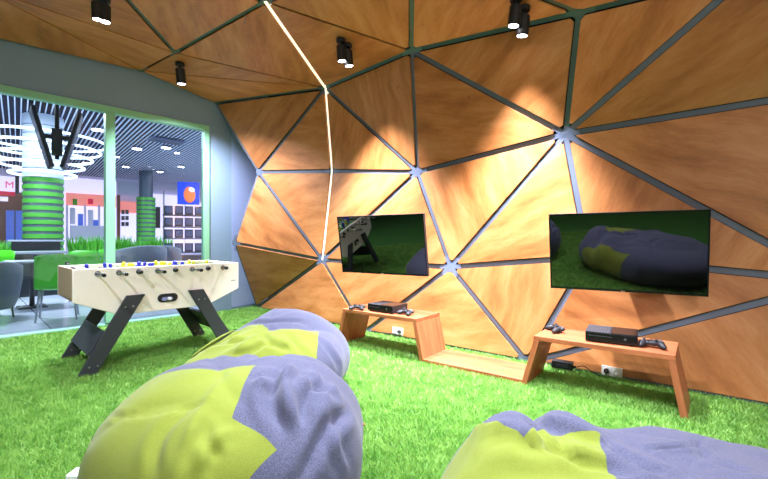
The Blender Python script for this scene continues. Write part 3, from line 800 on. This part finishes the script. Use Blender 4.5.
# unseen ceiling spots added overhead to light turf, bags and room sides
for k, (x, y, tl, pw) in enumerate(((.55, 1.3, (0, .05, -1), 1.15), (-1.0, .9, (.05, .25, -1), .45), (-.1, 2.5, (.05, .1, -1), 1.9), (2.4, .6, (-.2, .2, -1), .8), (-2.6, 1.4, (-.1, .3, -1), 1.0))):
    spotlight(['unseen spotlight added above the right bean bag', 'unseen spotlight added above the front bean bag', 'unseen spotlight added above the middle of the turf',
               'unseen spotlight added above the far right of the room', 'unseen spotlight added above the near left of the room'][k], [((x, y, 3.50), None, tl)], SPOT_W*pw, cone=95)
bpy.context.view_layer.update()
MB_wire = MB().tube([hub_h(245, 12, 3.59), hub_h(245, 12, 3.59)+Vector((0, 0, -.13))], .004, 6).build('hanging_wire', 'steel'); tag(MB_wire, 'thin grey wire hanging from the ceiling strut', 'wire')

# ------------------------------------------------------------ mall beyond the glass
mall = struct_box('floor_mall', 'mall_tile', ab(5, 11.2, -.04), (40, 22, .08), AW, 'pale grey tiled mall floor')
MCH = 4.05
struct_box('ceiling_mall', 'mall_ceiling', ab(5, 11.2, MCH+.35), (40, 22, .1), AW, 'dark blue mall ceiling void')
cm = empty_struct('ceiling_slats', 'white linear slat ceiling of the mall')
sl_me = MB().box((0, 0, 0), (.022, 17.0, .03)).mesh('slat', 'slat_white')
for k in range(215):
    o = link('slat', sl_me, cm); o.location = ab(-3+k*.105, 9.2, MCH+.045); o.rotation_euler = (0, 0, AW-.073)
struct_box('wall_mall', 'shop_white', ab(5, 18.3, 2.1), (40, .2, 4.4), AW, 'far white shop wall of the mall')
struct_box('wall_mall_side', 'shop_white', ab(-11, 9, 2.1), (.2, 19, 4.4), AW); struct_box('wall_mall_end', 'shop_white', ab(24, 9, 2.1), (.2, 19, 4.4), AW)
# mall lamps that carry the light
for a, b in ((0, 3.5), (6, 3.5), (1, 9), (8, 9), (14, 7)):
    ld = bpy.data.lights.new('mall_light', 'AREA'); ld.energy = MALL_W; ld.size = 1.2; ld.color = (.72, .82, 1.0)
    lo = bpy.data.objects.new('mall_light', ld); C.objects.link(lo); lo.location = ab(a, b, MCH-.06)
def back(px, py, b=18.2):          # point on the plane at distance b beyond the window
    d = ray(px, py); t = (b-(CAM-P0).dot(O_))/d.dot(O_); return CAM+d*t
def card(name, mat, px0, py0, px1, py1, b, parent, th=.08):
    p = back(px0, py1, b); q = back(px1, py0, b); c = (p+q)/2; wdt = abs((q-p).dot(W)); hh = abs(q.z-p.z)
    o = MB().box((0, 0, 0), (wdt, th, hh)).build(name, mat, parent)
    if parent: c = c-Vector(parent.location)
    o.location = c; o.rotation_euler = (0, 0, AW); return o
def shop(name, label, cat, pxbase, b):
    p = back(pxbase, 239, b); return thing(name, label, cat, (p.x, p.y, 0), 0)
s1 = shop('shop_front', 'brown shop front with a white sign reading M at far left', 'shop', 10, 18)
card('facade', 'shop_brown', -20, 193, 25, 262, 18, s1)
sg = card('sign_board', 'shop_lit', -20, 177, 15, 192, 17.9, s1); card('red_edge', 'shop_red', -20, 192, 15, 194, 17.85, s1)
card('dark_pillar', 'display_black', 15.2, 176, 19, 194, 17.9, s1); card('light_panel', 'shop_lit', 19, 177, 24, 192, 17.9, s1)
cu = bpy.data.curves.new('sign_letter', 'FONT'); cu.body = 'M'; cu.size = .40; cu.extrude = .02; cu.align_x = 'CENTER'; cu.align_y = 'CENTER'; cu.offset = 0
lt = bpy.data.objects.new('sign_letter', cu); C.objects.link(lt); cu.materials.append(MAT['shop_red']); bpy.context.view_layer.update()
lm = bpy.data.meshes.new_from_object(lt); bpy.data.objects.remove(lt); lt = link('sign_letter', lm, s1)
lt.location = back(9.5, 185, 17.8)-s1.location; lt.rotation_euler = (PI/2, 0, AW)
dr = card('door', 'shop_blue', 6, 211, 24, 262, 17.85, s1); card('door_frame', 'display_black', 14.3, 211, 15.5, 262, 17.8, s1)
card('light_panel', 'shop_lit', 0, 197, 8, 201, 17.85, s1)
s2 = shop('shop_front', 'bright white and pink shop front behind the hedge in the left pane', 'shop', 85, 18)
card('facade', 'shop_lit', 62, 181, 116, 262, 18, s2); card('pink_band', 'shop_pink', 66, 196, 116, 205, 17.9, s2)
for px in (66, 84, 98): card('pillar', 'shop_white', px, 205, px+2, 262, 17.85, s2)
for k, (px, py) in enumerate(((70, 208), (78, 214), (88, 210), (93, 220), (104, 212))): card('display', 'shop_blue' if k % 2 else 'shop_white', px, py, px+5, py+16, 17.7, s2)
card('counter', 'shop_white', 70, 226, 104, 240, 17.2, s2); card('wreath', 'leaf_green', 73, 199, 77, 205, 17.8, s2); card('round_sign', 'shop_red', 88, 199, 93, 204, 17.8, s2)
s3 = shop('shop_front', 'white shop front with a pink interior behind the right pane', 'shop', 130, 18)
card('fascia', 'shop_white', 117, 180, 137, 194, 18, s3); card('brown_pillar', 'shop_brown', 117, 195, 120, 255, 17.9, s3); card('interior', 'shop_pink', 120.5, 202, 136, 213, 17.9, s3)
card('interior', 'shop_lit', 120.5, 213, 136, 250, 17.9, s3); card('interior', 'shop_lit', 152, 196, 184, 252, 18, s3); card('display', 'display_black', 155, 207, 160, 228, 17.6, s3)
for k in range(2):
    for j in range(3): card('shelf_item', 'display_black', 121.5+k*4, 210+j*6, 124.5+k*4, 214+j*6, 17.7, s3)
card('interior', 'shop_lit', 186, 205, 222, 252, 18, s3)
# columns
def column(label, px, z, r, h_green, nb_, white):
    p = atz(px, 239, z); t = thing('striped_column', label, 'column', (p.x, p.y, 0), 0, 'green striped mall columns')
    MB().lathe([(r*.96, 0), (r*.96, h_green)], 32).build('core', 'column_dark', t, auto=True)
    MB().lathe([(r*(1 if white else .72), h_green), (r*(1 if white else .72), MCH)], 32).build('upper_shaft', 'column_white' if white else 'column_dark', t, auto=True)
    st = h_green/nb_
    me = MB().lathe([(r, 0), (r, st*.60)], 32).mesh('green_band', 'column_green', True); me.set_sharp_from_angle(angle=.7)
    for k in range(nb_): o = link('green_band', me, t); o.location = (0, 0, k*st+st*.3)
    if white:
        for k in range(6): MB().torus((0, 0, h_green+.2+k*.2), r*1.0, .008, 32, 6).build('groove', 'column_dark', t)
    return p
cp = column('wide green striped column under the ring lights in the left pane', 43.5, 9.7, .385, 2.6, 16, True)
column('slimmer green striped column behind the right pane', 146, 17.5, .36, 2.95, 16, False)
rl = thing('ring_chandelier', 'stack of glowing white ring lights around the wide striped column', 'chandelier', (cp.x, cp.y, 0))
for k, (z, R) in enumerate(((2.70, .62), (2.90, .78), (3.10, .95), (3.30, 1.12), (3.50, 1.25))): MB().torus((0, 0, z), R, .028, 56, 8).build('light_ring', 'ring_glow', rl, smooth=True)
for a in range(3): MB().tube([(math.cos(a*2.1)*.62, math.sin(a*2.1)*.62, 2.7), (math.cos(a*2.1)*1.25, math.sin(a*2.1)*1.25, MCH)], .006, 6).build('suspension_wire', 'steel', rl)
# hanging monitors
hm = atz(57, 130, 6.6)
mt = thing('hanging_monitors', 'pair of dark monitors hung in a V from a ceiling pole outside the window', 'monitor', (hm.x, hm.y, 0))
mt.rotation_euler = (0, 0, math.atan2(-(57-CX)/F, 1))
MB().tube([(0, 0, MCH+.04), (0, 0, 2.45)], .03, 12).build('ceiling_pole', 'black_matte', mt, smooth=True)
MB().box((0, 0, 2.72), (.14, .16, .42)).build('bracket', 'black_matte', mt, bevel=.01)
MB().box((0, 0, 2.80), (.40, .06, .06)).build('bracket', 'black_matte', mt, bevel=.005)
for sx in (-1, 1):
    Rm = Matrix.Rotation(-sx*.10, 3, 'Z') @ Matrix.Rotation(sx*.255, 3, 'Y')
    c = Vector((sx*.19, 0, 2.76))
    s_ = MB().box(c, (.05, .40, .94), Rm).build('monitor', 'black_matte', mt, bevel=.008)
    MB().box(c+Rm @ Vector((sx*.032, 0, 0)), (.004, .36, .88), Rm).build('screen', 'display_black', s_)
# downlights in the mall ceiling
dl_me = MB().lathe([(.16, 0), (.16, .02), (.13, .03)], 20).mesh('trim_ring', 'slat_white'); dg = MB().lathe([(.125, -.004), (.125, .01)], 20).mesh('glow_disc', 'mall_lamp')
for i, (px, py, sz, lab) in enumerate(((137, 149, 1, 'bright round downlight in the middle of the right pane'), (166, 148, 1, 'bright round downlight right of the middle of the right pane'), (140, 114, .8, 'small downlight near the top of the right pane'),
         (98, 130, 1.1, 'bright round downlight beside the green mullion'), (126, 167, .9, 'downlight low in the right pane above the brown pillar'), (160, 172, .9, 'downlight low in the right pane right of the slim column'),
         (181, 167, .8, 'downlight above the phone display'), (196, 129, .7, 'small downlight at the top right corner of the window'), (70, 151, .9, 'downlight just right of the hanging monitors'), (86, 163, .9, 'downlight low in the left pane'),
         (117, 157, .6, 'tiny downlight just right of the mullion'), (177, 153, .6, 'tiny downlight at right of the bright pair'))):
    p = hub_h(px, py, MCH-.035); t = thing('downlight', lab, 'downlight', p, 0, 'mall ceiling downlights'); t.scale = (sz, sz, 1)
    link('trim_ring', dl_me, t); link('glow_disc', dg, t)
vt = hub_h(166, 141, MCH-.03); v_ = thing('ceiling_vent', 'square grey vent in the mall ceiling', 'vent', vt, AW); MB().box((0, 0, 0), (.9, .5, .04)).build('vent_frame', 'slat_dim', v_)
for k in range(6): MB().box((0, -.2+k*.08, -.022), (.84, .03, .01)).build('slat', 'column_dark', v_)
# cafe chairs
def cafe_chair(label, p, rz):
    t = thing('cafe_chair', label, 'chair', (p.x, p.y, 0), rz, 'green cafe chairs')
    mb = MB(); prof = [(.26, .44), (.20, .445), (-.12, .43), (-.20, .46), (-.235, .55), (-.27, .80), (-.285, .95)]
    vs_ = []
    nseg = 9
    for y, z in prof:
        for k in range(nseg):
            x = (k/(nseg-1)*2-1); hw = .25 if z < .5 else .25-.02*(z-.5); vs_.append(Vector((x*hw, y+(.03*x*x if z > .5 else 0), z+(.02*x*x if z < .5 else (-.03*x**4 if z > .9 else 0)))))
    n = len(prof)
    mb.add(vs_, [(i*nseg+k, i*nseg+k+1, (i+1)*nseg+k+1, (i+1)*nseg+k) for i in range(n-1) for k in range(nseg-1)])
    o = mb.build('shell', 'chair_green', t, smooth=True); md = o.modifiers.new('s', 'SOLIDIFY'); md.thickness = .015
    for x in (-1, 1):
        for y0, y1 in ((.18, .24), (-.16, -.25)): MB().tube([(x*.19, y0, .435), (x*.23, y1, 0)], [.016, .012], 10).build('leg', 'table_grey', t, smooth=True)
    return t
def gnd(px, z): p = atz(px, 239, z); return Vector((p.x, p.y, 0))
cafe_chair('green plastic cafe chair seen from behind just outside the window, nearest the foosball table', gnd(58, 6.0), .60)
cafe_chair('green cafe chair at far left beside the grey armchair', gnd(-10, 7.6), AW+2.2)
cafe_chair('green cafe chair in front of the hedge, left of the mullion', gnd(88, 7.9), AW-.4)
cafe_chair('green cafe chair behind the foosball table, right next to the mullion', gnd(100, 9.1), AW+.5)
cafe_chair('green cafe chair behind the right pane beside the grey armchairs', gnd(119, 10.2), AW+1.0)
# armchairs
def armchair(label, p, rz, sc=1):
    t = thing('armchair', label, 'armchair', (p.x, p.y, 0), rz, 'grey mall armchairs'); t.scale = (sc, sc, sc)
    mb = MB(); n = 28; ring = []
    for lev, (r, z) in enumerate(((.30, .14), (.36, .3), (.40, .6), (.40, .78), (.36, .80), (.32, .7), (.30, .42))):
        row = []
        for k in range(n+1):
            a = PI+PI*1.25*(k/n-.5)-PI/2+PI; a = -PI/2+PI*1.25*(k/n-.5)
            zz = z
            if z > .5: zz = z+.16*math.cos((k/n-.5)*PI)-.10
            row.append(Vector((r*math.cos(a)*1.05, r*math.sin(a), zz)))
        ring.append(row)
    vs_ = [q for r in ring for q in r]; m_ = n+1
    fs_ = [(i*m_+k, i*m_+k+1, (i+1)*m_+k+1, (i+1)*m_+k) for i in range(6) for k in range(n)]
    mb.add(vs_, fs_); mb.f += [tuple(i*m_ for i in range(7)), tuple(i*m_+n for i in range(6, -1, -1))]
    mb.build('back_shell', 'chair_grey', t, smooth=True)
    MB().ell((0, .03, .34), (.33, .33, .12), None, 24, 10, .7).build('seat_cushion', 'chair_grey', t, smooth=True)
    for x, y in ((-.22, -.2), (.22, -.2), (-.22, .22), (.22, .22)): MB().tube([(x, y, .24), (x*1.1, y*1.1, 0)], [.018, .012], 8).build('leg', 'table_dark', t, smooth=True)
armchair('grey rounded armchair cut by the left edge of the picture', gnd(-14, 6.0), AW+.3, .98)
armchair('grey rounded armchair behind the foosball table, left one of the pair in the right pane', gnd(137, 7.8), AW+.2, 1.22)
armchair('grey rounded armchair behind the foosball table, right one of the pair in the right pane', gnd(156, 9.0), AW-.1, 1.2)
# tables and counter
def cafe_table(label, p, r, h, rz=AW):
    t = thing('cafe_table', label, 'table', (p.x, p.y, 0), rz, 'mall cafe tables')
    MB().box((0, 0, h-.015), (r*2, r*2, .03)).build('table_top', 'table_grey', t, bevel=.006)
    MB().tube([(0, 0, .02), (0, 0, h-.03)], .035, 12).build('pedestal', 'table_dark', t, smooth=True)
    MB().box((0, 0, .012), (r*1.1, r*1.1, .024)).build('base', 'table_dark', t, bevel=.005)
cafe_table('square grey cafe table between the green chairs outside the window', gnd(32, 7.0), .34, .80)
cafe_table('square grey cafe table behind the hedge chairs', gnd(76, 8.3), .36, .78)
ct = thing('service_counter', 'dark service counter with two grey tops before the wide column', 'counter', gnd(38, 8.55), AW)
MB().box((0, 0, .43), (.8, .5, .86)).build('cabinet', 'table_dark', ct, bevel=.01); MB().box((0, -.05, .89), (.92, .62, .05)).build('worktop', 'table_grey', ct, bevel=.008)
MB().box((0, .22, 1.02), (.8, .05, .2)).build('upstand', 'table_dark', ct); MB().box((0, .22, 1.13), (.92, .3, .035)).build('top_ledge', 'table_grey', ct, bevel=.006)
for k in range(3):
    for j in range(2): MB().box((-.26+k*.26, -.255, .22+j*.36), (.24, .012, .3)).build('drawer', 'display_black', ct, bevel=.004)
# hedges in planters
def hedge(label, p, ln, h, n, seed):
    t = thing('planter_hedge', label, 'planter', (p.x, p.y, 0), AW, 'green hedges in planters')
    MB().box((0, 0, .28), (ln, .36, .56)).build('planter_box', 'column_green', t, bevel=.01)
    mb = MB(); r_ = random.Random(seed)
    for k in range(n):
        q = Vector((r_.uniform(-.5, .5)*ln, r_.uniform(-.17, .17), .54)); d = Vector((r_.uniform(-.35, .35), r_.uniform(-.35, .35), 1)).normalized(); l = r_.uniform(.5, 1)*(h-.54)
        sd = d.orthogonal().normalized(); sd = Matrix.Rotation(r_.uniform(0, 6.3), 3, d) @ sd; wv = r_.uniform(.018, .035)
        mb.add([q-sd*wv*.4, q+d*l*.5-sd*wv, q+d*l+sd*.05, q+d*l*.5+sd*wv, q+sd*wv*.4], [(0, 1, 2, 3, 4)])
    o = mb.build('leaves', 'leaf_green', t); o['kind'] = 'stuff'
hedge('leafy green hedge in a planter left of the mullion', gnd(90, 10.9), .75, 1.32, 420, 1)
hedge('leafy green hedge in a planter right of the mullion', gnd(121, 12.5), .8, 1.34, 300, 2)
hedge('leafy green hedge in a planter behind the slim column', gnd(157, 13.5), .8, 1.36, 240, 3)
hedge('leafy green hedge in a planter at the far left', gnd(6, 12.5), .7, 1.2, 240, 4)
# phone display
dp = gnd(184, 12.0); ds = thing('display_stand', 'dark display stand with rows of devices under a blue poster, through right pane', 'display', dp, AW-.3)
MB().box((0, 0, .35), (1.1, .5, .7)).build('base_cabinet', 'table_dark', ds, bevel=.01)
for x in (-.52, .52): MB().box((x, .1, 1.6), (.04, .04, 1.9)).build('post', 'steel', ds)
for k, z in enumerate((.78, 1.18, 1.52, 1.86)):
    sh_ = MB().box((0, .05, z), (1.1, .3, .03)).build('shelf', 'table_dark', ds)
    for j in range(4):
        it = MB().box((-.4+j*.265, -.02, z+.145), (.22, .06, .25)).build('device', 'display_black', sh_, bevel=.004); 
        MB().box((-.4+j*.265, -.052, z+.15), (.16, .004, .17)).build('device_screen', 'display_screen', sh_)
po = MB().box((.12, .06, 2.52), (.58, .04, .66)).build('poster', 'poster_blue', ds); MB().ell((.15, .035, 2.48), (.16, .015, .24)).build('poster_print', 'poster_orange', po)
MB().ell((.2, .03, 2.62), (.09, .012, .08)).build('poster_print', 'shop_white', po)
